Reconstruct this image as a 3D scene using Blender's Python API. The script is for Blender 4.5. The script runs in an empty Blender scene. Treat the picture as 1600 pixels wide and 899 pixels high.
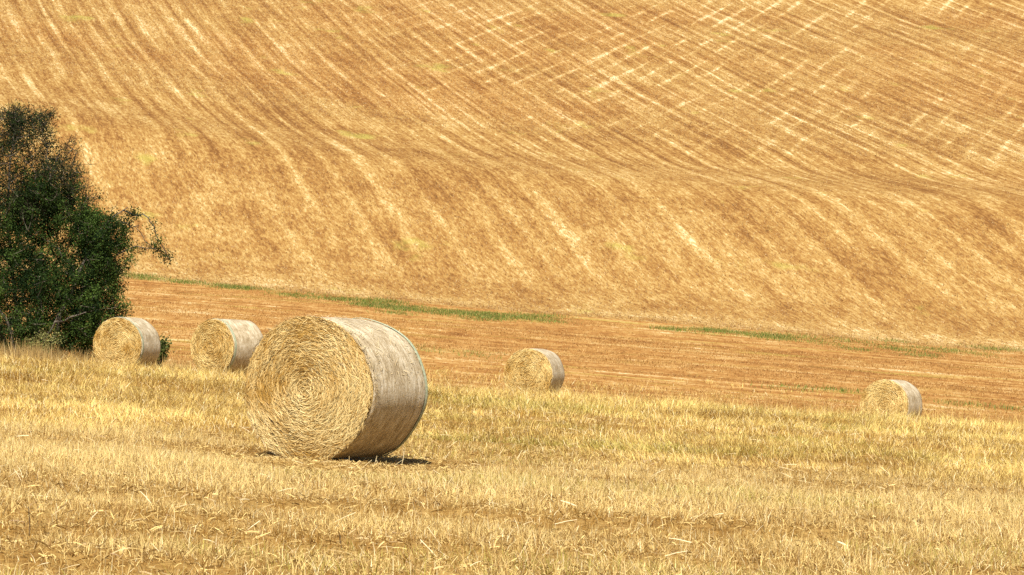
import bpy, math, random
import numpy as np
from mathutils import Vector, Matrix

random.seed(7)
rng = np.random.default_rng(11)
S = bpy.context.scene
COL = S.collection
F = 6077.0            # focal length in photo pixels
CX, HY = 800.0, 420.0  # centre column and eye-level row of the photo

ALB = .8              # overall reflectance
# ------------------------------------------------------------------ noise
_T = np.random.default_rng(3).random((256, 256))
def vnoise(x, y):
    x = np.asarray(x, float); y = np.asarray(y, float)
    xi = np.floor(x).astype(int); yi = np.floor(y).astype(int)
    fx = x - xi; fy = y - yi
    fx = fx*fx*(3-2*fx); fy = fy*fy*(3-2*fy)
    g = lambda a, b: _T[a & 255, b & 255]
    return (g(xi, yi)*(1-fx)+g(xi+1, yi)*fx)*(1-fy) + (g(xi, yi+1)*(1-fx)+g(xi+1, yi+1)*fx)*fy
def fbm(x, y, n=4):
    s = 0; a = .5; t = 0
    for k in range(n):
        s = s + a*vnoise(x*2**k+17*k, y*2**k+41*k); t += a; a *= .55
    return s/t
def sstep(a, b, x):
    t = np.clip((x-a)/(b-a), 0, 1); return t*t*(3-2*t)

# ------------------------------------------------------------------ terrain
PTS = np.array([(-60,-1.2),(-5,-1.55),(10,-1.72),(25,-1.90),(41,-2.13),(60,-2.42),(78,-2.74),(92,-3.08),(106,-3.55),(114,-3.88),
    (128,-4.28),(145,-4.42),(170,-4.1),(200,-3.4),(218,-2.8),(226,-2.45),(232,-2.1),(240,-.9),(250,1.35),(262,4.2),(270,6.0),
    (275,6.85),(280,7.4),(286,7.98),(294,8.85),(304,10.25),(320,12.75),(350,17.6),(380,22.9),(412,28.4),(480,41),(560,52),(700,62),(1300,66)])
def _hermite(y):
    X, Y = PTS[:, 0], PTS[:, 1]
    d = np.diff(Y)/np.diff(X)
    m = np.concatenate([[d[0]], (d[1:]*np.diff(X)[:-1]+d[:-1]*np.diff(X)[1:])/(np.diff(X)[1:]+np.diff(X)[:-1]), [d[-1]]])
    y = np.clip(y, X[0], X[-1]-1e-6)
    i = np.clip(np.searchsorted(X, y, side='right')-1, 0, len(X)-2)
    h = X[i+1]-X[i]; t = (y-X[i])/h
    return ((2*t**3-3*t**2+1)*Y[i]+(t**3-2*t**2+t)*h*m[i]+(-2*t**3+3*t**2)*Y[i+1]+(t**3-t**2)*h*m[i+1])
def lateral(y):
    return np.interp(y, [0, 41, 90, 150, 230, 300, 420, 700], [.05, .058, .067, .074, .082, .082, .08, .04])
def terrain(x, y):
    x = np.asarray(x, float); y = np.asarray(y, float)
    xs = 120*np.tanh(x/120)
    yw = y + sstep(235, 262, y)*(1-sstep(330, 420, y))*(2.2*np.sin(xs/13+.6)+1.0*np.sin(xs/5.1+2))*.14
    z = _hermite(yw) - lateral(y)*xs
    near = (1-sstep(118, 140, y))
    z = z + near*(.10*(fbm(x*.22+5, y*.3)-.5) + .05*(fbm(x*.12, y*1.4+9, 3)-.5) + .13*(fbm(x*.10+31, y*.55+2, 2)-.5) + (1-sstep(44, 52, y))*.05*np.sin((y+1.4*fbm(x*.12, y*.1, 2))*2*np.pi/2.6))
    z = z + near*sstep(43, 55, y)*.16*(fbm(x*.5+50, y*.55+3, 3)-.5)
    z = z + sstep(236, 282, y)*np.where(xs < 0, .0016, .0007)*xs*xs
    z = z - .18*sstep(3, 22, xs)*np.exp(-((y-296)/9.)**2)
    z = z + (sstep(150, 200, y)-.55*sstep(226, 245, y))*(.25*(fbm(x*.07, y*.07+3, 3)-.5))
    return z
def hit(px, py, d0=20., d1=600.):
    """world point of the ground seen at a photo pixel"""
    d = np.arange(d0, d1, .1)
    x = (px-CX)/F*d
    z = terrain(x, d); ray = (HY-py)/F*d
    k = np.argmax(z >= ray)
    return float(x[k]), float(d[k]), float(z[k])

# ------------------------------------------------------------------ mesh helpers
def link(o, parent=None):
    COL.objects.link(o)
    if parent is not None: o.parent = parent
    return o
def np_mesh(name, V, Q, mat=None, col=None, smooth=True, parent=None):
    V = np.asarray(V, np.float32).reshape(-1, 3); Q = np.asarray(Q, np.int32)
    k = Q.shape[1]
    me = bpy.data.meshes.new(name)
    me.vertices.add(len(V)); me.vertices.foreach_set('co', V.ravel())
    me.loops.add(Q.size); me.loops.foreach_set('vertex_index', Q.ravel())
    me.polygons.add(len(Q)); me.polygons.foreach_set('loop_start', np.arange(0, Q.size, k, dtype=np.int32))
    me.update(calc_edges=True)
    if col is not None:
        a = me.color_attributes.new('tint', 'FLOAT_COLOR', 'POINT')
        c = np.ones((len(V), 4), np.float32); c[:, :3] = col*ALB
        a.data.foreach_set('color', c.ravel())
    if not smooth: me.shade_flat()
    if mat: me.materials.append(mat)
    return link(bpy.data.objects.new(name, me), parent)
def ribbons(name, P, W, prof, mat, col=None, parent=None):
    """P (N,K,3) centre lines, W (N,3) half-width vectors, prof (K,) taper"""
    N, K, _ = P.shape
    w = W[:, None, :]*np.asarray(prof)[None, :, None]
    V = np.stack([P-w, P+w], axis=2).reshape(N*K*2, 3)
    b = (np.arange(N)*K*2)[:, None]
    Q = np.concatenate([b+np.array([[2*i, 2*i+1, 2*i+3, 2*i+2]]) for i in range(K-1)], axis=0)
    c = None if col is None else np.repeat(col, K*2, axis=0)
    return np_mesh(name, V, Q, mat, c, True, parent)
def tubes(name, lines, mat, sides=6, parent=None):
    V = []; Q = []
    for pts, rad in lines:
        pts = np.asarray(pts, float); b = len(V); n = len(pts)
        for i in range(n):
            t = pts[min(i+1, n-1)]-pts[max(i-1, 0)]; t /= (np.linalg.norm(t)+1e-9)
            u = np.cross(t, (.3, .9, .2)); u /= np.linalg.norm(u)+1e-9; v = np.cross(t, u)
            for s in range(sides):
                a = 2*math.pi*s/sides
                V.append(pts[i]+rad[i]*(math.cos(a)*u+math.sin(a)*v))
        for i in range(n-1):
            for s in range(sides):
                s2 = (s+1) % sides
                Q.append((b+i*sides+s, b+i*sides+s2, b+(i+1)*sides+s2, b+(i+1)*sides+s))
    return np_mesh(name, V, Q, mat, None, True, parent)
def empty(name, loc):
    o = bpy.data.objects.new(name, None); o.empty_display_size = .2; o.location = loc
    return link(o)
def tag(o, label=None, cat=None, group=None, kind=None):
    for k, v in (('label', label), ('category', cat), ('group', group), ('kind', kind)):
        if v: o[k] = v
    return o

# ------------------------------------------------------------------ node helpers
class NT:
    def __init__(s, name):
        s.m = bpy.data.materials.new(name); s.m.use_nodes = True
        s.t = s.m.node_tree; s.t.nodes.clear()
    def n(s, typ, ins=None, **kw):
        nd = s.t.nodes.new(typ)
        for k, v in kw.items(): setattr(nd, k, v)
        for k, v in (ins or {}).items(): s.put(nd.inputs[k], v)
        return nd
    def put(s, inp, v):
        if isinstance(v, bpy.types.NodeSocket): s.t.links.new(v, inp)
        else: inp.default_value = v
    def math(s, op, a, b=0., c=0., clamp=False):
        nd = s.n('ShaderNodeMath', operation=op, use_clamp=clamp)
        for i, v in enumerate((a, b, c)): s.put(nd.inputs[i], v)
        return nd.outputs[0]
    def pos(s):
        g = s.n('ShaderNodeNewGeometry'); return g.outputs['Position']
    def xyz(s, v):
        o = s.n('ShaderNodeSeparateXYZ', {0: v}).outputs; return o[0], o[1], o[2]
    def vec(s, x, y, z=0.):
        return s.n('ShaderNodeCombineXYZ', {0: x, 1: y, 2: z}).outputs[0]
    def noise(s, v, scale=1., detail=3., rough=.55, dist=0.):
        return s.n('ShaderNodeTexNoise', {'Vector': v, 'Scale': scale, 'Detail': detail, 'Roughness': rough, 'Distortion': dist}).outputs['Fac']
    def rng(s, v, a, b, c=0., d=1., smooth=True):
        return s.n('ShaderNodeMapRange', {'Value': v, 'From Min': a, 'From Max': b, 'To Min': c, 'To Max': d},
                   interpolation_type='SMOOTHSTEP' if smooth else 'LINEAR').outputs[0]
    def ramp(s, f, stops):
        nd = s.n('ShaderNodeValToRGB', {0: f}); e = nd.color_ramp.elements
        while len(e) < len(stops): e.new(.5)
        for el, (p, c) in zip(e, stops): el.position = p; el.color = (*[q*ALB for q in c], 1)
        return nd.outputs[0]
    def mix(s, f, a, b, mode='MIX'):
        nd = s.n('ShaderNodeMix', data_type='RGBA', blend_type=mode)
        for k, v in ((0, f), (6, a), (7, b)):
            if isinstance(v, tuple): v = (*v, 1)
            s.put(nd.inputs[k], v)
        return nd.outputs[2]
    def bump(s, h, strength=.5, dist=.1):
        return s.n('ShaderNodeBump', {'Height': h, 'Strength': strength, 'Distance': dist}).outputs[0]
    def out(s, sh): s.t.links.new(sh, s.n('ShaderNodeOutputMaterial').inputs[0]); return s.m
    def bsdf(s, col, rough=.9, spec=.15, normal=None):
        nd = s.n('ShaderNodeBsdfPrincipled', {'Roughness': rough, 'Specular IOR Level': spec})
        if isinstance(col, tuple): col = (*col, 1)
        s.put(nd.inputs['Base Color'], col)
        if normal is not None: s.put(nd.inputs['Normal'], normal)
        return nd.outputs[0]

def hill_material():
    s = NT('hill_stubble'); x, y, z = s.xyz(s.pos())
    warp = s.noise(s.vec(x, y), .02, 2.)
    u = s.math('ADD', s.math('ADD', x, s.math('MULTIPLY', y, .2)), s.math('MULTIPLY', warp, 1.6))
    u2 = s.math('SUBTRACT', x, s.math('MULTIPLY', y, .235))
    upper = s.rng(y, 276., 300.)
    # drill rows running up the slope
    a = s.noise(s.vec(s.math('MULTIPLY', u, .8), s.math('MULTIPLY', y, .024)), 1., 4., .65)
    b = s.noise(s.vec(s.math('MULTIPLY', u, .42), s.math('MULTIPLY', y, .03), 7.), 1., 2., .5)
    ln = s.noise(s.vec(s.math('MULTIPLY', u, 2.3), s.math('MULTIPLY', y, .016), 3.), 1., 2., .55)
    dash = s.rng(s.noise(s.vec(s.math('MULTIPLY', u, .5), s.math('MULTIPLY', y, .06), 5.), 1., 3., .6), .36, .60)
    pk = lambda v, per, e: s.math('POWER', s.math('MULTIPLY_ADD', s.math('SINE', s.math('MULTIPLY', v, 2*math.pi/per)), .5, .5), e)
    uj = s.math('MULTIPLY_ADD', s.noise(s.vec(x, y, 2.), .15, 2.), .5, u)
    per = s.math('SUBTRACT', pk(uj, 1.78, 2.6), .33)
    per2 = s.math('SUBTRACT', pk(uj, 2.75, 2.2), .36)
    pmask = s.math('MULTIPLY_ADD', dash, .75, .25)
    # crossing passes
    cm = s.math('MULTIPLY', s.rng(s.noise(s.vec(x, y, 11.), .045, 4., .65), .37, .57), s.rng(x, -26., 6., .2, 1.))
    uc = s.math('MULTIPLY_ADD', s.noise(s.vec(x, y, 6.), .2, 2.), .5, u2)
    cross = s.math('MULTIPLY', s.math('MULTIPLY', pk(uc, 2.3, 4.), s.rng(s.noise(s.vec(s.math('MULTIPLY', u2, .9), s.math('MULTIPLY', y, .05), 2.), 1., 3., .6), .40, .62)), s.math('MULTIPLY', cm, upper))
    mott = s.noise(s.vec(x, s.math('MULTIPLY', y, .6), 5.), .16, 5., .62)
    mid = s.noise(s.vec(u, s.math('MULTIPLY', y, .22), 8.), 1.3, 5., .7)
    fine = s.noise(s.vec(u, s.math('MULTIPLY', y, .2), 1.), 6.5, 2., .7)
    f = s.math('MULTIPLY_ADD', s.math('SUBTRACT', a, .5), s.math('MULTIPLY', s.rng(y, 232., 250.), s.rng(y, 260., 300., .55, .75)), .39)
    f = s.math('MULTIPLY_ADD', s.math('SUBTRACT', ln, .5), s.rng(y, 240., 300., .2, .95), f)
    f = s.math('MULTIPLY_ADD', s.math('SUBTRACT', b, .5), .4, f)
    f = s.math('MULTIPLY_ADD', s.math('MULTIPLY', s.math('MULTIPLY', per, pmask), upper), .25, f)
    f = s.math('MULTIPLY_ADD', s.math('MULTIPLY', s.math('MULTIPLY', per2, pmask), s.math('MULTIPLY', s.rng(y, 234., 250.), s.math('SUBTRACT', 1., upper))), .20, f)
    f = s.math('MULTIPLY_ADD', s.math('MULTIPLY', cross, s.rng(y, 290., 325.)), .46, f)
    f = s.math('MULTIPLY_ADD', s.math('SUBTRACT', mott, .5), .72, f)
    f = s.math('MULTIPLY_ADD', s.math('SUBTRACT', mid, .5), .62, f)
    f = s.math('MULTIPLY_ADD', s.math('SUBTRACT', fine, .5), 1.5, f)
    # pale headland strip and calmer foot of the slope
    edge = s.noise(s.vec(s.math('MULTIPLY', x, .08), s.math('MULTIPLY', y, .5)), 1., 3.)
    f = s.math('MULTIPLY_ADD', s.math('MULTIPLY', s.rng(y, 227., 230.5), s.rng(y, 236., 231.5)), s.math('MULTIPLY', edge, .30), f)
    col = s.ramp(f, [(.0, (.185, .083, .024)), (.28, (.31, .158, .045)), (.48, (.395, .236, .073)), (.70, (.505, .34, .13)), (1., (.77, .61, .355))])
    red = s.rng(s.noise(s.vec(x, y, 21.), .03, 3.), .45, .65)
    col = s.mix(s.math('MULTIPLY', s.math('MULTIPLY', red, upper), .4), col, s.mix(1., col, (.95, .78, .70), 'MULTIPLY'))
    gr = s.math('MULTIPLY', s.rng(s.noise(s.vec(x, s.math('MULTIPLY', y, .5), 31.), .22, 4.), .62, .74), .45)
    col = s.mix(gr, col, (.34, .33, .07))
    h = s.math('ADD', s.math('MULTIPLY', fine, .6), mid)
    return s.out(s.bsdf(col, .95, .05, s.bump(h, .5, .12)))

def field_material():
    s = NT('field_stubble'); x, y, z = s.xyz(s.pos())
    w = s.math('MULTIPLY', s.noise(s.vec(x, y), .05, 2.), 6.)
    v = s.math('ADD', y, w)
    a = s.noise(s.vec(s.math('MULTIPLY', x, .03), s.math('MULTIPLY', v, .42)), 1., 4., .62)
    b = s.noise(s.vec(s.math('MULTIPLY', x, .06), s.math('MULTIPLY', v, 1.1), 5.), 1., 2., .5)
    mid = s.noise(s.vec(x, s.math('MULTIPLY', y, .35), 8.), .9, 5., .65)
    fine = s.noise(s.vec(x, s.math('MULTIPLY', y, .3), 1.), 6.5, 2., .7)
    f = s.math('MULTIPLY_ADD', s.math('SUBTRACT', a, .5), 1.35, .40)
    f = s.math('MULTIPLY_ADD', s.math('SUBTRACT', b, .5), .9, f)
    f = s.math('MULTIPLY_ADD', s.math('SUBTRACT', mid, .5), 1.15, f)
    f = s.math('MULTIPLY_ADD', s.math('SUBTRACT', s.noise(s.vec(x, s.math('MULTIPLY', y, .5), 18.), .16, 4., .6), .5), .9, f)
    f = s.math('MULTIPLY_ADD', s.math('SUBTRACT', fine, .5), 1.2, f)
    col = s.ramp(f, [(.0, (.22, .095, .026)), (.3, (.36, .17, .046)), (.5, (.44, .24, .073)), (.75, (.54, .355, .14)), (1., (.76, .60, .36))])
    g = s.math('MULTIPLY', s.rng(s.noise(s.vec(s.math('MULTIPLY', x, .12), s.math('MULTIPLY', y, .35), 4.), 1., 4.), .56, .68), .35)
    col = s.mix(g, col, (.33, .29, .06))
    h = s.math('ADD', s.math('MULTIPLY', fine, .6), mid)
    return s.out(s.bsdf(col, .95, .05, s.bump(h, .5, .1)))

def soil_material():
    s = NT('straw_litter'); p = s.pos()
    f = s.math('MULTIPLY_ADD', s.noise(p, 9., 5., .7), .9, s.math('MULTIPLY', s.noise(p, .8, 3.), .4))
    col = s.ramp(f, [(.35, (.12, .06, .018)), (.6, (.29, .16, .042)), (.9, (.54, .36, .12))])
    return s.out(s.bsdf(col, .95, .05, s.bump(f, .8, .05)))

def tint_material(name, rough=.6, trans=.25, spec=.2):
    s = NT(name)
    c = s.n('ShaderNodeVertexColor', layer_name='tint').outputs[0]
    d = s.bsdf(c, rough, spec)
    t = s.n('ShaderNodeBsdfTranslucent', {0: c}).outputs[0]
    return s.out(s.n('ShaderNodeMixShader', {0: trans, 1: d, 2: t}).outputs[0])

def bark_material(name, dark, light, sc=14.):
    s = NT(name); p = s.n('ShaderNodeTexCoord').outputs['Object']
    f = s.noise(p, sc, 4., .65)
    return s.out(s.bsdf(s.ramp(f, [(.35, dark), (.7, light)]), .9, .1, s.bump(f, .6, .03)))

R0 = .75
def face_material():
    s = NT('rolled_straw'); p = s.n('ShaderNodeTexCoord').outputs['Object']
    x, y, z = s.xyz(p); z = s.math('SUBTRACT', z, R0)
    r = s.math('SQRT', s.math('ADD', s.math('MULTIPLY', x, x), s.math('MULTIPLY', z, z)))
    an = s.math('ARCTAN2', z, x)
    f = s.noise(s.vec(s.math('MULTIPLY', r, 34.), s.math('MULTIPLY', an, 3.2), s.math('MULTIPLY', y, 8.)), 1., 5., .7)
    g = s.noise(p, 3.2, 4., .6)
    v = s.math('MULTIPLY_ADD', s.math('SUBTRACT', f, .5), 1.3, s.math('MULTIPLY_ADD', s.math('SUBTRACT', g, .5), .9, .5))
    col = s.ramp(v, [(.1, (.22, .115, .03)), (.4, (.50, .31, .09)), (.65, (.66, .47, .18)), (.95, (.84, .69, .38))])
    return s.out(s.bsdf(col, .8, .15, s.bump(f, .9, .03)))

def net_material():
    s = NT('net_wrap'); p = s.n('ShaderNodeTexCoord').outputs['Object']
    x, y, z = s.xyz(p); z = s.math('SUBTRACT', z, R0)
    an = s.math('MULTIPLY', s.math('ARCTAN2', z, x), R0)
    streak = s.noise(s.vec(s.math('MULTIPLY', an, 7.), s.math('MULTIPLY', y, 85.)), 1., 3., .6)
    streak2 = s.noise(s.vec(s.math('MULTIPLY', an, 1.6), s.math('MULTIPLY', y, 16.), 4.), 1., 3., .6)
    grain = s.noise(p, 60., 3., .7); blot = s.noise(p, 4.5, 4., .6)
    v = s.math('MULTIPLY_ADD', s.math('SUBTRACT', streak, .5), 1.0, .5)
    v = s.math('MULTIPLY_ADD', s.math('SUBTRACT', streak2, .5), .5, v)
    v = s.math('MULTIPLY_ADD', s.math('SUBTRACT', grain, .5), .7, v)
    v = s.math('MULTIPLY_ADD', s.math('SUBTRACT', blot, .5), .7, v)
    col = s.ramp(v, [(.05, (.17, .11, .05)), (.4, (.40, .30, .165)), (.6, (.65, .545, .365)), (.9, (.97, .89, .73))])
    h = s.math('ADD', streak, s.math('MULTIPLY', grain, .6))
    return s.out(s.bsdf(col, .55, .35, s.bump(h, .5, .01)))

def edge_material():
    s = NT('green_net_edge'); p = s.n('ShaderNodeTexCoord').outputs['Object']
    f = s.noise(p, 40., 3., .7)
    return s.out(s.bsdf(s.ramp(f, [(.3, (.27, .30, .17)), (.7, (.55, .59, .42))]), .6, .3))

M_hill, M_field, M_soil = hill_material(), field_material(), soil_material()
M_grass = tint_material('dry_grass_blade', .55, .25, .25)
M_straw = tint_material('straw_strand', .5, .2, .3)
M_leaf = tint_material('leaf', .7, .3, .08)
M_bark = bark_material('grey_bark', (.05, .04, .03), (.26, .22, .17))
M_twig = bark_material('dark_twig', (.025, .02, .013), (.085, .068, .045))
M_face, M_net, M_edge = face_material(), net_material(), edge_material()

# ------------------------------------------------------------------ ground sheets
def axis_lines():
    a = np.arange(0, 26, .4); b = np.arange(26, 72, 1.); c = 72*np.cumprod(np.full(26, 1.085))
    h = np.concatenate([a, b, c]); return np.concatenate([-h[:0:-1], h])
XL = axis_lines()
def sheet(name, ys, mat):
    X, Y = np.meshgrid(XL, ys); Z = terrain(X, Y)
    nx, ny = len(XL), len(ys)
    i = np.arange(nx*ny).reshape(ny, nx)
    Q = np.stack([i[:-1, :-1], i[:-1, 1:], i[1:, 1:], i[1:, :-1]], -1).reshape(-1, 4)
    o = np_mesh(name, np.stack([X, Y, Z], -1), Q, mat)
    return tag(o, kind='structure')
sheet('ground', np.concatenate([np.arange(-60, 14, 4.), np.arange(14, 134.01, .4)]), M_soil)
sheet('field', np.arange(134, 226.01, 1.), M_field)
sheet('hill', np.concatenate([np.arange(226, 440, 1.), np.arange(440, 1290, 10.)]), M_hill)

# ------------------------------------------------------------------ bales
def make_bale(name, label, px, py_c, D, yaw_deg, L, edge, nstr, seed, lift):
    g = np.random.default_rng(seed)
    R = R0
    yaw = math.radians(yaw_deg)
    ax = np.array([math.sin(yaw), math.cos(yaw)])           # axis, away from the camera
    fx, fy = (px-CX)/F*D, D
    cx, cy = fx+ax[0]*L/2, fy+ax[1]*L/2
    gz = float(terrain(cx, cy))
    root = empty(name, (0, 0, 0))
    al = math.atan(float(lateral(cy)))
    root.matrix_world = Matrix.Translation((cx, cy, gz-.05+lift)) @ Matrix.Rotation(al, 4, 'Y') @ Matrix.Rotation(-yaw, 4, 'Z')
    tag(root, label, 'hay bale', 'round bales on the mown field')
    # straw core with both rolled ends, slightly domed and uneven
    nt = 120
    th = np.linspace(0, 2*np.pi, nt, endpoint=False)
    rough_r = lambda t, k: 1+.014*np.sin(3*t+k)+.008*np.sin(7*t+2*k)+.012*np.sin(2*t+1.7*k)
    rr = np.concatenate([np.linspace(.001, .9, 22), [.95, .985, 1.0]])
    V = []; 
    for side in (-1, 1):
        for q in rr:
            rad = q*(R-.012)*rough_r(th, seed)
            dome = .05*(1-q**2.5) if q < .95 else (.006 if q < 1 else 0)
            yy = side*(L/2-.012+dome*.9)+.02*(fbm(q*7+th*0, np.cos(th)*3+np.sin(th)*5+seed)-.5)*(q < .96)
            if q == 1.0: yy = np.full(nt, side*(L/2-.05))
            V.append(np.stack([rad*np.cos(th), yy+0*th, R+rad*np.sin(th)], -1))
    V = np.concatenate(V); n1 = len(rr); Q = []
    ring = lambda k: k*nt+np.arange(nt)
    for b in (0, n1):
        for k in range(n1-1):
            A, B = ring(b+k), ring(b+k+1)
            q4 = np.stack([A, np.roll(A, -1), np.roll(B, -1), B], -1)
            Q.append(q4 if b else q4[:, ::-1])
    A, B = ring(n1-1), ring(2*n1-1)
    Q.append(np.stack([A, np.roll(A, -1), np.roll(B, -1), B], -1))
    V[:, 2] = np.maximum(V[:, 2], .055)
    np_mesh('straw_core', V, np.concatenate(Q), M_face, None, True, root)
    # wrapped side
    ys = np.concatenate([[-L/2+.045], np.linspace(-L/2+.06, L/2-.03, 22), [L/2-.02]])
    T, Y = np.meshgrid(np.linspace(0, 2*np.pi, 161)[:-1], ys); k = 160
    rad = R*rough_r(T, seed)+.010*(fbm(np.cos(T)*5+np.sin(T)*3+seed, Y*6+np.sin(T)*4)-.5)+.012*np.cos(Y/L*np.pi)
    rad[0] -= .03; rad[-1] -= .03
    V = np.stack([rad*np.cos(T), Y, R+rad*np.sin(T)], -1)
    V[..., 2] = np.maximum(V[..., 2], .05)
    i = np.arange(k*len(ys)).reshape(len(ys), k); j = np.roll(i, -1, 1)
    np_mesh('net_wrap', V, np.stack([i[:-1], j[:-1], j[1:], i[1:]], -1).reshape(-1, 4), M_net, None, True, root)
    if edge:
        w = .05 if edge > 0 else .085
        e0 = -L/2+.06 if edge < 0 else L/2-.03-w
        yb = np.array([e0, e0+w*.5, e0+w]); T, Y = np.meshgrid(np.linspace(0, 2*np.pi, 161)[:-1], yb)
        Y = Y+.012*(fbm(np.cos(T)*6, np.sin(T)*6+seed)-.5)
        rad = R*rough_r(T, seed)+.018; rad[0] -= .006; rad[2] -= .006
        V = np.stack([rad*np.cos(T), Y, R+rad*np.sin(T)], -1)
        i = np.arange(k*3).reshape(3, k); j = np.roll(i, -1, 1)
        np_mesh('net_edge', V, np.stack([i[:-1], j[:-1], j[1:], i[1:]], -1).reshape(-1, 4), M_edge, None, True, root)
    # straw strands coiled on the front end
    n = nstr
    r = R*np.sqrt(g.random(n))*1.0; t = g.random(n)*2*np.pi
    # layered coils: strands gather on rings
    r = np.clip(r+.012*np.sin(r*140), .01, R*1.015)
    ln = g.uniform(.05, .22, n)*(.5+.5*r/R); tilt = g.normal(0, .42, n)
    sgn = np.where(g.random(n) < .5, 1, -1)
    ks = np.array([-1., 0., 1.])
    s = ks[None]*ln[:, None]/2*sgn[:, None]
    rq = np.maximum(r, .05)
    ang = t[:, None]+s*np.cos(tilt)[:, None]/rq[:, None]*np.minimum(1, r/.12)[:, None]
    rad = r[:, None]+s*np.sin(tilt)[:, None]
    over = g.random(n) < .12
    rad = np.where(over[:, None], rad, np.minimum(rad, R*1.018))
    dome = .05*(1-np.clip(rad/R, 0, 1)**2.5)
    lift = g.uniform(.0, .02, n)[:, None]+g.normal(0, .07, n)[:, None]*s
    yy = -(L/2-.012+dome*.9)-np.abs(lift)
    P = np.stack([rad*np.cos(ang), yy, R+rad*np.sin(ang)], -1)
    d = P[:, 2]-P[:, 0]; d /= np.linalg.norm(d, axis=1)[:, None]+1e-9
    rv = g.normal(0, 1, (n, 3)); rv[:, 1] *= .45
    W = np.cross(d, np.cross(rv, d)); W /= np.linalg.norm(W, axis=1)[:, None]+1e-9
    W *= g.uniform(.0018, .0042, n)[:, None]*(1.0 if nstr > 5000 else 1.9)
    big = fbm(P[:, 1, 0]*3+seed, P[:, 1, 2]*3+2*seed, 3)
    v = np.clip((.55 if nstr > 5000 else .66)+2.1*(big-.5)+g.normal(0, .24, n), 0, 1)[:, None]
    col = (1-v)*np.array([.60, .35, .075])+v*(np.array([1.0, .80, .38]) if nstr > 5000 else np.array([1.0, .78, .33]))
    dk = g.random(n) < .12; col[dk] *= .45  # darkened strands stand in for shaded gaps between the straws
    ribbons('straw_end', P, W, (.7, 1, .5), M_straw, col, root)
    # bits of straw caught in the wrap and poking past the rim
    n2 = max(60, nstr//16)
    t = g.random(n2)*2*np.pi; y0 = g.uniform(-L/2, L/2-.05, n2); rimm = g.random(n2) < .45
    y0[rimm] = -L/2+g.uniform(-.01, .085, rimm.sum())
    ln = g.uniform(.03, .11, n2); dd = g.normal(0, 1, n2)
    er = np.stack([np.cos(t), 0*t, np.sin(t)], -1); et = np.stack([-np.sin(t), 0*t, np.cos(t)], -1)
    base = er*(R*rough_r(t, seed)+.014)[:, None]+np.stack([0*t, y0, 0*t+R], -1)
    dirn = et*np.cos(dd)[:, None]+np.array([0, 1., 0])*(np.sin(dd)*.7)[:, None]+er*g.uniform(.02, .35, n2)[:, None]
    P = np.stack([base, base+dirn*ln[:, None]*.55, base+dirn*ln[:, None]-er*.004], 1)
    W = np.cross(dirn, er); W /= np.linalg.norm(W, axis=1)[:, None]+1e-9; W *= g.uniform(.002, .005, n2)[:, None]
    col = np.array([.80, .65, .38])*g.uniform(.6, 1.2, n2)[:, None]
    ribbons('loose_straw', P, W, (1, 1, .5), M_straw, col, root)['kind'] = 'stuff'
    return root, (cx, cy, ax, L)

BALES = []
def bale(*a): BALES.append(make_bale(*a)[1])
bale('round_bale', 'largest straw bale, nearest the camera, with a broad coiled straw end and grey netted side', 474, 606, 40.4, 28., 1.19, 1, 24000, 1, .10)
bale('round_bale', 'small straw bale beside the dark tree with a green strip round its front rim', 180, 540, 108., 22., 1.2, -1, 3500, 2, .10)
bale('round_bale', 'straw bale half hidden behind the large bale, showing a long pale netted side', 328, 541, 105., 36., 1.38, -1, 3500, 3, .16)
bale('round_bale', 'lone small straw bale to the right of the large bale, with thin white netted side', 822, 585, 114., 19., 1.2, 0, 3500, 4, .08)
bale('round_bale', 'farthest right straw bale, sunk in tall grass near the right edge of the field', 1379, 636, 114., 27., 1.2, 0, 3500, 5, -.10)

def off_bales(x, y, m=.02):
    k = np.ones(len(x), bool)
    for cx, cy, ax, L in BALES:
        a = (x-cx)*ax[0]+(y-cy)*ax[1]; b = (x-cx)*ax[1]-(y-cy)*ax[0]
        k &= ~((np.abs(a) < L/2+m+.02) & (np.abs(b) < .42))
    return k

# ------------------------------------------------------------------ grass
HALF = .1316
def scatter(d0, d1, dens, margin=1.28, g=rng, extra=2.5):
    w = HALF*margin
    area = w*(d1*d1-d0*d0)+2*extra*(d1-d0)
    n = int(area*dens)
    d = np.sqrt(g.uniform(d0*d0, d1*d1, n)); x = g.uniform(-1, 1, n)*(w*d+extra)
    k = off_bales(x, d); return x[k], d[k]
def blades(name, x, y, length, lean, az, width, col, mat, curve=.5, prof=(1, .8, .12), sink=.01):
    n = len(x); z = terrain(x, y)-sink
    b = np.stack([x, y, z], -1)
    h = np.stack([np.cos(az), np.sin(az), 0*az], -1)
    up = np.array([0, 0, 1.])
    a1 = lean*(1-curve); a2 = np.minimum(lean*(1+curve), 1.75)
    d1 = np.cos(a1)[:, None]*up+np.sin(a1)[:, None]*h; d2 = np.cos(a2)[:, None]*up+np.sin(a2)[:, None]*h
    p1 = b+d1*(length*.5)[:, None]; p2 = p1+d2*(length*.5)[:, None]
    fa = rng.uniform(0, np.pi, n)
    W = np.stack([np.cos(fa), np.sin(fa), 0*fa], -1)*(width/2)[:, None]
    return ribbons(name, np.stack([b, p1, p2], 1), W, prof, mat, col)
def lerp(v, a, b): return (1-v)[:, None]*np.array(a)+v[:, None]*np.array(b)

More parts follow.
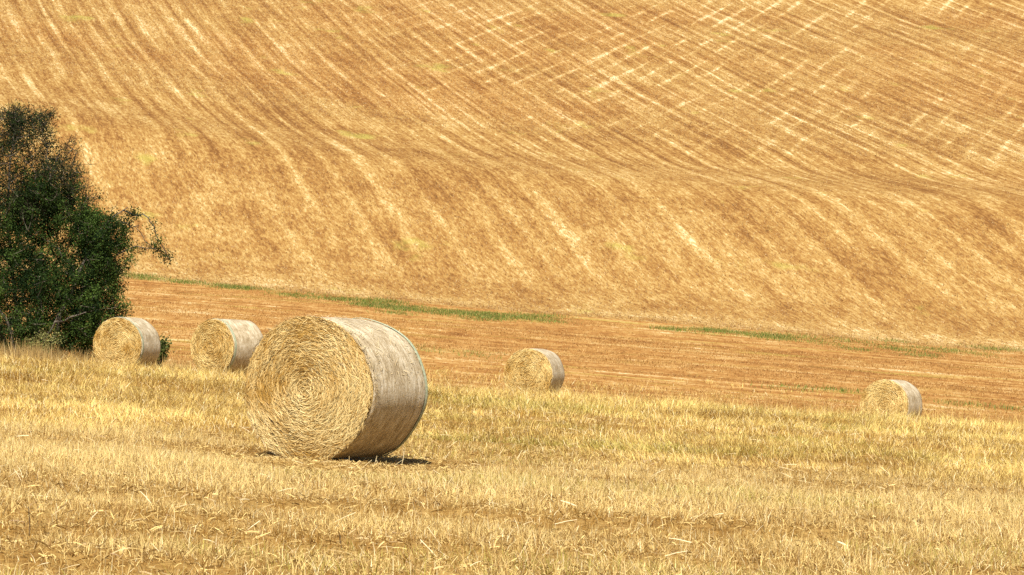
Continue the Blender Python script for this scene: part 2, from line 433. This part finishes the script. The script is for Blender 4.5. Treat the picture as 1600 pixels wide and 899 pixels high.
def tufted(d0, d1, dens, per, rad):
    """tuft centres and the blades that spring from them"""
    xs, ys = scatter(d0, d1, dens); n = len(xs)
    t = np.repeat(np.arange(n), per)
    a = rng.uniform(0, 2*np.pi, len(t)); q = np.sqrt(rng.random(len(t)))*rad
    return xs, ys, t, xs[t]+q*np.cos(a), ys[t]+q*np.sin(a), a
def bare_near_bale(x, y):
    """trodden ground just in front of the large bale"""
    return np.maximum(sstep(.1, .7, np.hypot((x+1.75)/1.45, (y-39.8)/4.0)-.5), .12)

# short mown stubble, near
def stubble():
    xs, ys, t, x, y, a = tufted(20.5, 48, 175, 11, .06)
    n0 = len(xs)
    row = .6*fbm(xs*.07+3, ys*.42+.05*xs, 3)+.4*fbm(xs*.12+3, ys*1.1+.1*xs, 2); pat = fbm(xs*.9, ys*.9+20, 3); big = fbm(xs*.25+70, ys*.25, 2)
    keep0 = rng.random(n0) < np.clip(.10+4.2*(row-.38)+1.6*(pat-.5), .36, 1)*(1-sstep(42, 48, ys))
    h0 = rng.uniform(.55, 1.25, n0)*(.45+1.1*row)*(.6+.8*pat); v0 = np.clip(.5+1.5*(pat-.5)+3.6*(row-.5)+rng.normal(0, .2, n0), 0, 1)
    k = keep0[t]; t, x, y, a = t[k], x[k], y[k], a[k]; n = len(x)
    nb = bare_near_bale(x, y)
    ln = rng.uniform(.06, .14, n)*h0[t]*(.16+.84*nb)
    az = a+rng.normal(0, .8, n); lean = np.abs(rng.normal(.5, .36, n))
    flat = rng.random(n) < .22; lean[flat] = rng.uniform(1.0, 1.5, flat.sum()); ln[flat] *= 1.5
    wd = rng.uniform(.003, .0068, n)
    v = np.clip(v0[t]+rng.normal(0, .2, n), 0, 1)
    col = lerp(v, (.40, .215, .04), (.98, .755, .31))
    g = (big[t] > .60) & (rng.random(n) < .25); col[g] = (.50, .42, .09)
    w = rng.random(n) < .08; col[w] = (1., .86, .50)
    br = rng.random(n) < .11; col[br] = (.34, .18, .05)
    return blades('stubble', x, y, ln, lean, az, wd, col, M_grass, .35)
tag(stubble(), 'short pale cut stubble covering the near part of the field', 'stubble', kind='stuff')

# longer lodged dry grass towards the crest
def long_grass():
    parts = [tufted(40, 60, 48, 14, .13), tufted(60, 80, 34, 14, .17), tufted(80, 98, 26, 13, .20), tufted(98, 122, 10, 12, .22), tufted(122, 176, 8, 8, .3)]
    off = np.cumsum([0]+[len(p[0]) for p in parts])
    xs = np.concatenate([p[0] for p in parts]); ys = np.concatenate([p[1] for p in parts])
    t = np.concatenate([p[2]+o for p, o in zip(parts, off)]); x, y, a = (np.concatenate([p[k] for p in parts]) for k in (3, 4, 5))
    n0 = len(xs)
    clump = fbm(xs*.6+40, ys*.33, 4); rowm = fbm(xs*.06, ys*.30+.02*xs+8, 3)
    keep0 = rng.random(n0) < np.clip(.22+2.6*(clump-.34)+1.0*(rowm-.5), .10, 1)*sstep(41, 48, ys)*(1-sstep(118, 172, ys))
    h0 = rng.uniform(.35, 1.2, n0)*(.3+1.1*clump)*(.6+.8*rowm)*np.interp(ys, [78, 95], [1, .75])
    flow = fbm(xs*.3+90, ys*.2+7, 3)*4*np.pi+rng.normal(0, .5, n0); ln0 = np.clip(rng.normal(1.1, .36, n0), .1, 1.45)
    v0 = np.clip(.5+1.6*(clump-.5)+3.2*(rowm-.5)+rng.normal(0, .22, n0), 0, 1)
    gp = np.clip((fbm(xs*.16+11, ys*.22+60, 4)-.54)*6, 0, 1)
    k = keep0[t]; t, x, y, a = t[k], x[k], y[k], a[k]; n = len(x)
    nb = bare_near_bale(x, y)
    ln = rng.uniform(.22, .46, n)*h0[t]*np.interp(y, [45, 60, 78, 90], [.62, .68, .85, 1.15])*(.16+.84*nb)
    lean = np.clip(ln0[t]+rng.normal(0, .25, n), .02, 1.45)
    az = np.where(rng.random(n) < .6, flow[t], a)+rng.normal(0, .5, n)
    wd = rng.uniform(.005, .0105, n)*np.interp(y, [40, 100], [.8, 1.5])
    v = np.clip(v0[t]+rng.normal(0, .2, n), 0, 1)
    col = lerp(v, (.40, .22, .032), (.95, .71, .235))
    g = gp[t]*.6*(rng.random(n) < .7)
    col = (1-g)[:, None]*col+g[:, None]*np.array([.40, .40, .07])
    w = rng.random(n) < .09; col[w] = (1., .85, .48)
    br = rng.random(n) < .07; col[br] = (.38, .19, .05)
    return blades('dry_grass', x, y, ln, lean, az, wd, col, M_grass, .55)
def wisps():
    x, y = scatter(82, 118, 2.2); n = len(x)
    return blades('dry_grass_stems', x, y, rng.uniform(.28, .6, n), np.abs(rng.normal(.25, .25, n)), rng.uniform(0, 6.28, n), rng.uniform(.006, .011, n),
                  lerp(rng.random(n), (.55, .33, .08), (.95, .76, .34)), M_grass, .5)
tag(wisps(), 'taller thin dry grass stems standing along the crest near the small bales', 'dry grass', kind='stuff')
tag(long_grass(), 'long golden dry grass lying in tufts across the middle of the field', 'dry grass', kind='stuff')

# loose cut straw lying on the ground
def litter():
    x, y = scatter(20.5, 70, 7); n = len(x)
    ln = rng.uniform(.06, .18, n); az = rng.uniform(0, 6.28, n)
    z = terrain(x, y)+rng.uniform(.03, .11, n)
    d = np.stack([np.cos(az), np.sin(az), rng.normal(.1, .45, n)], -1)
    c = np.stack([x, y, z], -1)
    P = np.stack([c-d*ln[:, None]/2, c+np.array([0, 0, .004]), c+d*ln[:, None]/2], 1)
    W = np.stack([-np.sin(az), np.cos(az), rng.normal(0, .8, n)], -1)*rng.uniform(.0011, .0024, n)[:, None]
    v = rng.random(n); col = lerp(v, (.55, .37, .13), (.88, .75, .45))
    return ribbons('loose_straw', P, W, (1, 1, .6), M_straw, col)
def chaff():
    x, y = scatter(20.5, 46, 420)
    row = .6*fbm(x*.07+3, y*.42+.05*x, 3)+.4*fbm(x*.12+3, y*1.1+.1*x, 2)
    k = rng.random(len(x)) < np.clip(.75+3*(row-.45), .6, 1); x, y = x[k], y[k]; n = len(x)
    ln = rng.uniform(.03, .11, n); az = rng.uniform(0, 6.28, n)
    d = np.stack([np.cos(az), np.sin(az), rng.normal(.15, .4, n)], -1)
    c = np.stack([x, y, terrain(x, y)+rng.uniform(.004, .03, n)], -1)
    P = np.stack([c-d*ln[:, None]/2, c+np.array([0, 0, .006]), c+d*ln[:, None]/2], 1)
    W = np.stack([-np.sin(az), np.cos(az), rng.normal(0, .8, n)], -1)*rng.uniform(.0015, .0032, n)[:, None]
    return ribbons('chaff', P, W, (1, 1, .7), M_straw, lerp(rng.random(n)**1.3, (.26, .135, .03), (.95, .72, .28)))
tag(chaff(), 'short broken straw and chaff covering the soil between the stubble', 'chaff', kind='stuff')
tag(litter(), 'loose straws scattered over the stubble', 'straw', kind='stuff')

# small stubble tufts on the far field and the hillside
def tufts(name, d0, d1, dens, hgt, wid, ca, cb, mat=M_grass, rowk=0.):
    x, y = scatter(d0, d1, dens, 1.15)
    if d1 > 300:
        k = (y < 268) | (y > 306) | (rng.random(len(x)) < .22); x, y = x[k], y[k]
    k = rng.random(len(x)) < np.clip(1+rowk*(fbm(x*.03, y*.45+3, 3)-.55), .05, 1); x, y = x[k], y[k]; n = len(x)
    ln = rng.uniform(.5, 1.2, n)*hgt; lean = np.abs(rng.normal(.3, .3, n)); az = rng.uniform(0, 6.28, n)
    v = np.clip(rng.normal(.5, .3, n), 0, 1)
    return blades(name, x, y, ln, lean, az, wid*rng.uniform(.6, 1.4, n), lerp(v, ca, cb), mat, .2, (1, .9, .4))
tag(tufts('field_stubble', 134, 226, 26, .085, .035, (.36, .17, .042), (.66, .42, .15), rowk=5.), 'orange brown stubble tufts on the flat field behind the bales', 'stubble', kind='stuff')

tag(tufts('hill_stubble', 226, 425, 13, .11, .045, (.28, .135, .038), (.68, .49, .23)), 'pale stubble tufts standing over the hillside', 'stubble', kind='stuff')

# green grass along the foot of the hill
def green_strip():
    segs = [(205, 432, 470, 462, 4, 3000), (470, 463, 800, 497, 6, 8000), (590, 480, 780, 498, 6, 2500), (800, 496, 880, 501, 5, 1500), (1040, 513, 1215, 527, 4, 3500),
            (1200, 525, 1400, 542, 8, 1600), (1300, 540, 1600, 556, 9, 1700), (1220, 607, 1335, 612, 4, 450), (1450, 629, 1600, 640, 5, 500), (640, 545, 760, 556, 5, 300)]
    X, Y = [], []
    for x0, y0, x1, y1, h, n in segs:
        for k in range(26):
            t = random.random()
            px = x0+(x1-x0)*t; py = y0+(y1-y0)*t+random.gauss(0, h*.5)
            wx, wy, wz = hit(px, py, 120)
            m = int(n/16*random.choice((.1, .3, .7, 1.3, 2.)))
            X.append(rng.normal(wx, .55, m)); Y.append(rng.normal(wy, .9, m))
    x = np.concatenate(X); y = np.concatenate(Y); n = len(x)
    v = rng.random(n); col = lerp(v, (.075, .14, .02), (.25, .31, .05))
    dry = rng.random(n) < .3; col[dry] = (.5, .36, .11)
    return blades('green_grass', x, y, rng.uniform(.07, .2, n), np.abs(rng.normal(.45, .35, n)), rng.uniform(0, 6.28, n), rng.uniform(.015, .035, n), col, M_grass, .4)
tag(green_strip(), 'broken strip of green grass along the foot of the hill', 'grass', kind='stuff')

# ------------------------------------------------------------------ tree
def make_tree():
    D = 121.; s = D/F
    x0 = (40-CX)*s; z0 = float(terrain(x0, D))
    base_py = HY-z0/s
    root = empty('tree', (x0, D, z0-.05))
    tag(root, 'dark green half bare thorn tree at the left edge with a leafless spray of twigs', 'tree')
    L3 = lambda px, py, d=0.: np.array([(px-40)*s, d, (base_py-py)*s])
    green = [(152, 362, 52, 42, 1.2), (165, 395, 40, 45, 1.1), (95, 425, 95, 62, 2.0), (140, 465, 54, 58, 1.6), (60, 480, 110, 70, 2.3), (-40, 440, 100, 90, 2.4),
             (20, 385, 75, 50, 1.8), (-120, 420, 80, 110, 2.2), (148, 520, 44, 36, 1.3), (40, 530, 110, 40, 2.0), (30, 340, 80, 40, 1.4), (105, 338, 55, 42, 1.3), (70, 300, 60, 40, 1.0)]
    wg = [1.1, .7, 1.8, 1.3, 2.2, 1.6, 1., 1.2, .8, 1.2, 1.1, .9, .55]
    upper = [(28, 228, 62, 58, 1.4), (92, 262, 46, 52, 1.2), (-30, 220, 70, 62, 1.5), (58, 190, 34, 24, .8), (105, 300, 45, 36, 1.2), (-80, 280, 90, 90, 1.8), (10, 305, 85, 60, 1.9), (18, 185, 24, 22, .6), (60, 322, 55, 36, 1.2)]
    wu = [1.5, 1., 1.2, .45, .8, 1.3, 2.2, .35, 1.1]
    nodes = []; lines = []
    def limb(ctrl, r0, r1, store=lines):
        ctrl = np.array(ctrl); n = 12; t = np.linspace(0, 1, n); m = len(ctrl)-1
        pts = np.stack([np.interp(t*m, np.arange(m+1), ctrl[:, k]) for k in range(3)], -1)
        for _ in range(2): pts[1:-1] = (pts[:-2]+2*pts[1:-1]+pts[2:])/4
        pts[1:-1] += rng.normal(0, .035, (n-2, 3))
        store.append((pts, r0+(r1-r0)*t**.8)); nodes.extend([(p, r0+(r1-r0)*q**.8) for p, q in zip(pts[2:], t[2:])])
    b = lambda dx, dy: np.array([dx, dy, -.05])
    limb([b(.3, 0), L3(62, 470, -.2), L3(66, 370, .3), L3(75, 290, .1), L3(95, 235, -.3)], .085, .014)
    limb([L3(67, 345, .2), L3(82, 305, -.1), L3(78, 240, -.2), L3(60, 180, 0)], .04, .01)
    limb([b(0, .2), L3(20, 450, .3), L3(8, 330, .1), L3(20, 240, -.3), L3(24, 168, 0)], .085, .012)
    limb([b(-.4, 0), L3(-20, 450, -.3), L3(-40, 330, -.2), L3(-35, 200, .2)], .13, .02)
    limb([b(-.8, .3), L3(-80, 440, .3), L3(-110, 340, .2), L3(-100, 250, 0)], .12, .02)
    limb([b(.6, -.1), L3(95, 490, -.4), L3(125, 420, -.6), L3(160, 350, -.3), L3(200, 322, -.1)], .11, .012)
    limb([b(.7, .2), L3(110, 510, .4), L3(150, 450, .3), L3(180, 400, .1)], .09, .012)
    limb([b(.5, -.5), L3(80, 510, -1.0), L3(120, 490, -1.3), L3(165, 480, -1.1)], .07, .012)
    limb([b(-.1, -.6), L3(20, 500, -1.2), L3(-20, 440, -1.7), L3(-60, 400, -1.6)], .08, .012)
    limb([b(.1, .6), L3(50, 480, 1.2), L3(60, 420, 1.6), L3(100, 390, 1.4)], .08, .012)
    # the thin spray reaching right, with two leaf tufts
    spray = []
    limb([L3(192, 326, -.1), L3(216, 331, -.1), L3(236, 337, -.1), L3(242, 356, -.1), L3(250, 378, 0), L3(264, 402, 0)], .026, .012, spray)
    limb([L3(176, 400, 0), L3(205, 384, 0), L3(228, 384, -.1), L3(252, 392, -.1)], .024, .010, spray)
    limb([L3(190, 345, 0), L3(212, 350, .1), L3(222, 370, .1), L3(236, 384, 0)], .018, .009, spray)
    main_nodes = list(nodes)
    def pick(blobs, wts, n, shell):
        w = np.array(wts)/sum(wts); out = []
        for k in rng.choice(len(blobs), n, p=w):
            px, py, rx, ry, rd = blobs[k]
            v = rng.normal(0, 1, 3); v /= np.linalg.norm(v); q = rng.random()**shell*(1.28 if rng.random() < .12 else 1.)
            out.append(L3(px, py)+v*q*np.array([rx*s, rd, ry*s]))
        return np.array(out)
    cg = pick(green, wg, 1650, .45); cu = pick(upper, wu, 1000, .5)
    cg = cg[cg[:, 2] > .15]
    NP = [p for p, r in nodes]
    twigs = []
    def connect(c, r):
        A = np.array(NP); dv = c-A
        d = np.linalg.norm(dv, axis=1)+np.maximum(0, A[:, 2]-c[2])*1.3
        k = int(np.argmin(d)); p = A[k]
        mid = (p+c)/2+rng.normal(0, .06, 3)*min(1, d[k])+np.array([0, 0, -.05])*d[k]
        q1 = (p*2+mid*3)/5; q2 = (c*2+mid*3)/5
        twigs.append((np.array([p, q1, q2, c]), np.array([r, r*.75, r*.55, r*.3])))
        NP.append(q2); NP.append(c)
    base = np.array([0, 0, .5])
    for c in sorted(list(cg), key=lambda c: np.linalg.norm(c-base)): connect(c, .013)
    for c in sorted(list(cu), key=lambda c: np.linalg.norm(c-base)): connect(c, .014)
    # bare fine twigs in the thin top
    bare = []
    for c in cu:
        for _ in range(rng.integers(2, 6)):
            d = rng.normal(0, 1, 3); d[2] = abs(d[2])*.9; d /= np.linalg.norm(d); l = rng.uniform(.15, .5)
            m = c+d*l*.5+rng.normal(0, .03, 3)
            bare.append((np.array([c, m, c+d*l+rng.normal(0, .04, 3)]), np.array([.007, .006, .003])))
    for px, py, dx, dy in ((24, 178, -2, -16), (50, 180, 3, -17), (75, 185, 8, -18), (100, 240, 12, -30), (112, 250, 20, -18), (118, 262, 26, -8), (122, 275, 22, 4), (128, 300, 20, -14), (170, 330, 14, -18), (60, 182, 14, -12), (8, 190, -8, -20)):
        a = L3(px, py); e = L3(px+dx, py+dy); bare.append((np.array([a, (a+e)/2+rng.normal(0, .05, 3), e]), np.array([.012, .008, .004])))
        for _ in range(4):
            t = random.uniform(.3, .9); p = a+(e-a)*t; q = p+rng.normal(0, .16, 3); bare.append((np.array([p, (p+q)/2, q]), np.array([.006, .005, .003])))
    for pts, rad in list(spray):
        for _ in range(9):
            p = pts[rng.integers(3, len(pts))]; q = p+rng.normal(0, .14, 3); bare.append((np.array([p, (p+q)/2+rng.normal(0, .02, 3), q]), np.array([.005, .004, .002])))
    tubes('trunk', lines, M_bark, 8, root)
    tubes('branch', twigs+spray, M_bark, 5, root)
    tubes('bare_twig', bare, M_twig, 3, root)
    def leaves(name, C, per, spread, size, ca, cb, mixv):
        n = len(C)*per; cc = np.repeat(C, per, axis=0)
        p = cc+rng.normal(0, 1, (n, 3))*spread
        d = rng.normal(0, 1, (n, 3)); d[:, 2] -= .3; d /= np.linalg.norm(d, axis=1)[:, None]
        W = np.cross(d, rng.normal(0, 1, (n, 3))); W /= np.linalg.norm(W, axis=1)[:, None]
        ln = size*rng.uniform(.6, 1.3, n); W *= (ln*.27)[:, None]
        P = np.stack([p-d*ln[:, None]/2, p+rng.normal(0, .004, (n, 3)), p+d*ln[:, None]/2], 1)
        cv = np.repeat(np.clip(rng.normal(mixv, .33, len(C)), 0, 1), per)  # light and dark clumps: sunlit highlights and shade put into leaf colour
        v = np.clip(cv+rng.normal(0, .12, n), 0, 1)
        return ribbons(name, P, W, (.25, 1, .15), M_leaf, lerp(v, ca, cb), root)
    tuft = np.array([L3(206, 328, -.1), L3(212, 334, -.1), L3(204, 388, 0), L3(198, 346, 0), L3(222, 386, -.1), L3(239, 352, -.1), L3(246, 374, -.1), L3(247, 382, -.1), L3(240, 384, 0), L3(258, 396, 0), L3(263, 402, 0), L3(254, 394, 0)])
    cg = np.concatenate([cg, tuft])
    leaves('crown', cg, 105, .115, .062, (.009, .024, .007), (.10, .165, .03), .36)
    leaves('sparse_crown', cu[rng.random(len(cu)) < .92], 48, .13, .052, (.012, .024, .008), (.058, .086, .022), .42)
make_tree()

# ------------------------------------------------------------------ weeds
def leafy(name, label, px, D, hgt, rad, n, ca, cb, size=.07):
    x = (px-CX)/F*D; z = float(terrain(x, D))
    root = empty(name, (x, D, z-.02)); tag(root, label, 'plant')
    st = []; C = []
    for _ in range(14):
        e = np.array([rng.normal(0, rad*.5), rng.normal(0, rad*.4), hgt*rng.uniform(.6, 1.)])
        m = e*np.array([.4, .4, .55]); st.append((np.array([[e[0]*.1, e[1]*.1, 0], m, e]), np.array([.012, .009, .004])))
        for t in (.45, .65, .85, 1.): C.append(m*(1-t)+e*t)
    tubes('stem', st, M_twig, 4, root)
    C = np.array(C); per = n//len(C); N = len(C)*per
    p = np.repeat(C, per, 0)+rng.normal(0, .09, (N, 3)); p[:, 2] = np.maximum(p[:, 2], .03)
    d = rng.normal(0, 1, (N, 3)); d /= np.linalg.norm(d, axis=1)[:, None]
    W = np.cross(d, rng.normal(0, 1, (N, 3))); W /= np.linalg.norm(W, axis=1)[:, None]
    ln = size*rng.uniform(.6, 1.3, N); W *= (ln*.33)[:, None]
    P = np.stack([p-d*ln[:, None]/2, p, p+d*ln[:, None]/2], 1)
    ribbons('foliage', P, W, (.25, 1, .15), M_leaf, lerp(rng.random(N), ca, cb), root)
leafy('leafy_weed', 'small green leafy weed growing just behind the bale beside the tree', 249, 110.5, 1.0, .42, 1300, (.05, .08, .02), (.20, .23, .06))
leafy('flowering_weed', 'pale yellow green weed in front of the foot of the tree', 66, 114., 1.15, .5, 900, (.14, .15, .04), (.40, .38, .14), .05)
def weeds():
    n = 9000; px = rng.uniform(-160, 300, n); y = rng.uniform(108, 117, n)
    k = rng.random(n) < np.interp(px, [-160, 120, 150, 300], [1, 1, .35, .2]); px, y = px[k], y[k]; n = len(px)
    x = (px-CX)/F*y; k = off_bales(x, y, .1); x, y = x[k], y[k]; n = len(x)
    c = fbm(x*1.3, y*.8)
    col = lerp(np.clip(c+rng.normal(0, .2, n), 0, 1), (.20, .11, .035), (.66, .46, .17))
    return blades('dry_weeds', x, y, rng.uniform(.3, .85, n)*(.3+1.1*c), np.abs(rng.normal(.2, .2, n)), rng.uniform(0, 6.28, n), rng.uniform(.008, .02, n), col, M_grass, .4)
tag(weeds(), 'tall brown dry weeds around the foot of the tree', 'weeds', kind='stuff')

# single stalks standing clear of the stubble
def stalk(label, lines, D, dark=False):
    """lines: photo-pixel polylines at distance D, first point on the ground"""
    px, py = lines[0][0]; x = (px-CX)/F*D; z = float(terrain(x, D))
    o = []
    for ln in lines:
        pts = np.array([((a-px)/F*D, rng.normal(0, .01), (py-b)/F*D) for a, b in ln])
        r = np.linspace(.005, .0032, len(pts)); o.append((pts, r))
    ob = tubes('dry_stalk', o, M_stalk_dark if dark else M_stalk, 5)
    ob.location = (x, D, z-.02)
    tag(ob, label, 'stalk', 'single dry stalks standing above the stubble')
M_stalk = bark_material('pale_stalk', (.55, .42, .2), (.85, .74, .48), 30.)
M_stalk_dark = bark_material('brown_stalk', (.10, .06, .03), (.25, .16, .07), 30.)
stalk('straight pale stalk in front of the netted side of the large bale', [[(624, 722), (629, 702), (633, 680)]], 40.2)
stalk('forked pale stalk in front of the shaded foot of the large bale', [[(586, 722), (585, 711), (588, 700), (589, 696)], [(588, 703), (583, 712)], [(588, 703), (592, 711)]], 40.2)
stalk('dark brown upright stalk in the bottom left corner', [[(45, 905), (46, 870), (44, 838)]], 23.6, True)
stalk('thin dark stalk standing in the bright stubble below the large bale', [[(535, 876), (532, 862), (531, 848)]], 25., True)
stalk('kinked pale stalk standing in stubble left of the large bale', [[(229, 782), (227, 768), (223, 757), (216, 756)]], 32.5)

# ------------------------------------------------------------------ camera, light, sky
cam = bpy.data.cameras.new('camera'); co = link(bpy.data.objects.new('camera', cam))
cam.sensor_width = 36; cam.lens = 36*F/1600; cam.clip_start = .5; cam.clip_end = 5000
co.location = (0, 0, 0); co.rotation_euler = (math.radians(90)-math.atan((449.5-HY)/F), 0, 0)
S.camera = co
ELEV, AZ = math.radians(54), math.radians(-93)
sv = Vector((math.cos(ELEV)*math.cos(AZ), math.cos(ELEV)*math.sin(AZ), math.sin(ELEV)))
sl = bpy.data.lights.new('sun', 'SUN'); sl.energy = 5.0; sl.angle = math.radians(.5); sl.color = (1, .945, .85)
so = link(bpy.data.objects.new('sun', sl)); so.rotation_euler = (-sv).to_track_quat('-Z', 'Y').to_euler()
w = bpy.data.worlds.new('World'); S.world = w; w.use_nodes = True
t = w.node_tree; t.nodes.clear()
sky = t.nodes.new('ShaderNodeTexSky'); sky.sky_type = 'NISHITA'; sky.sun_disc = False
sky.sun_elevation = ELEV; sky.sun_rotation = math.radians(183)
bg = t.nodes.new('ShaderNodeBackground'); bg.inputs[1].default_value = .05
wo = t.nodes.new('ShaderNodeOutputWorld'); t.links.new(sky.outputs[0], bg.inputs[0]); t.links.new(bg.outputs[0], wo.inputs[0])
S.view_settings.view_transform = 'Standard'; S.view_settings.look = 'None'
S.view_settings.exposure = .85; S.view_settings.gamma = 1
S.render.engine = 'CYCLES'
S.cycles.max_bounces = 5; S.cycles.use_denoising = False
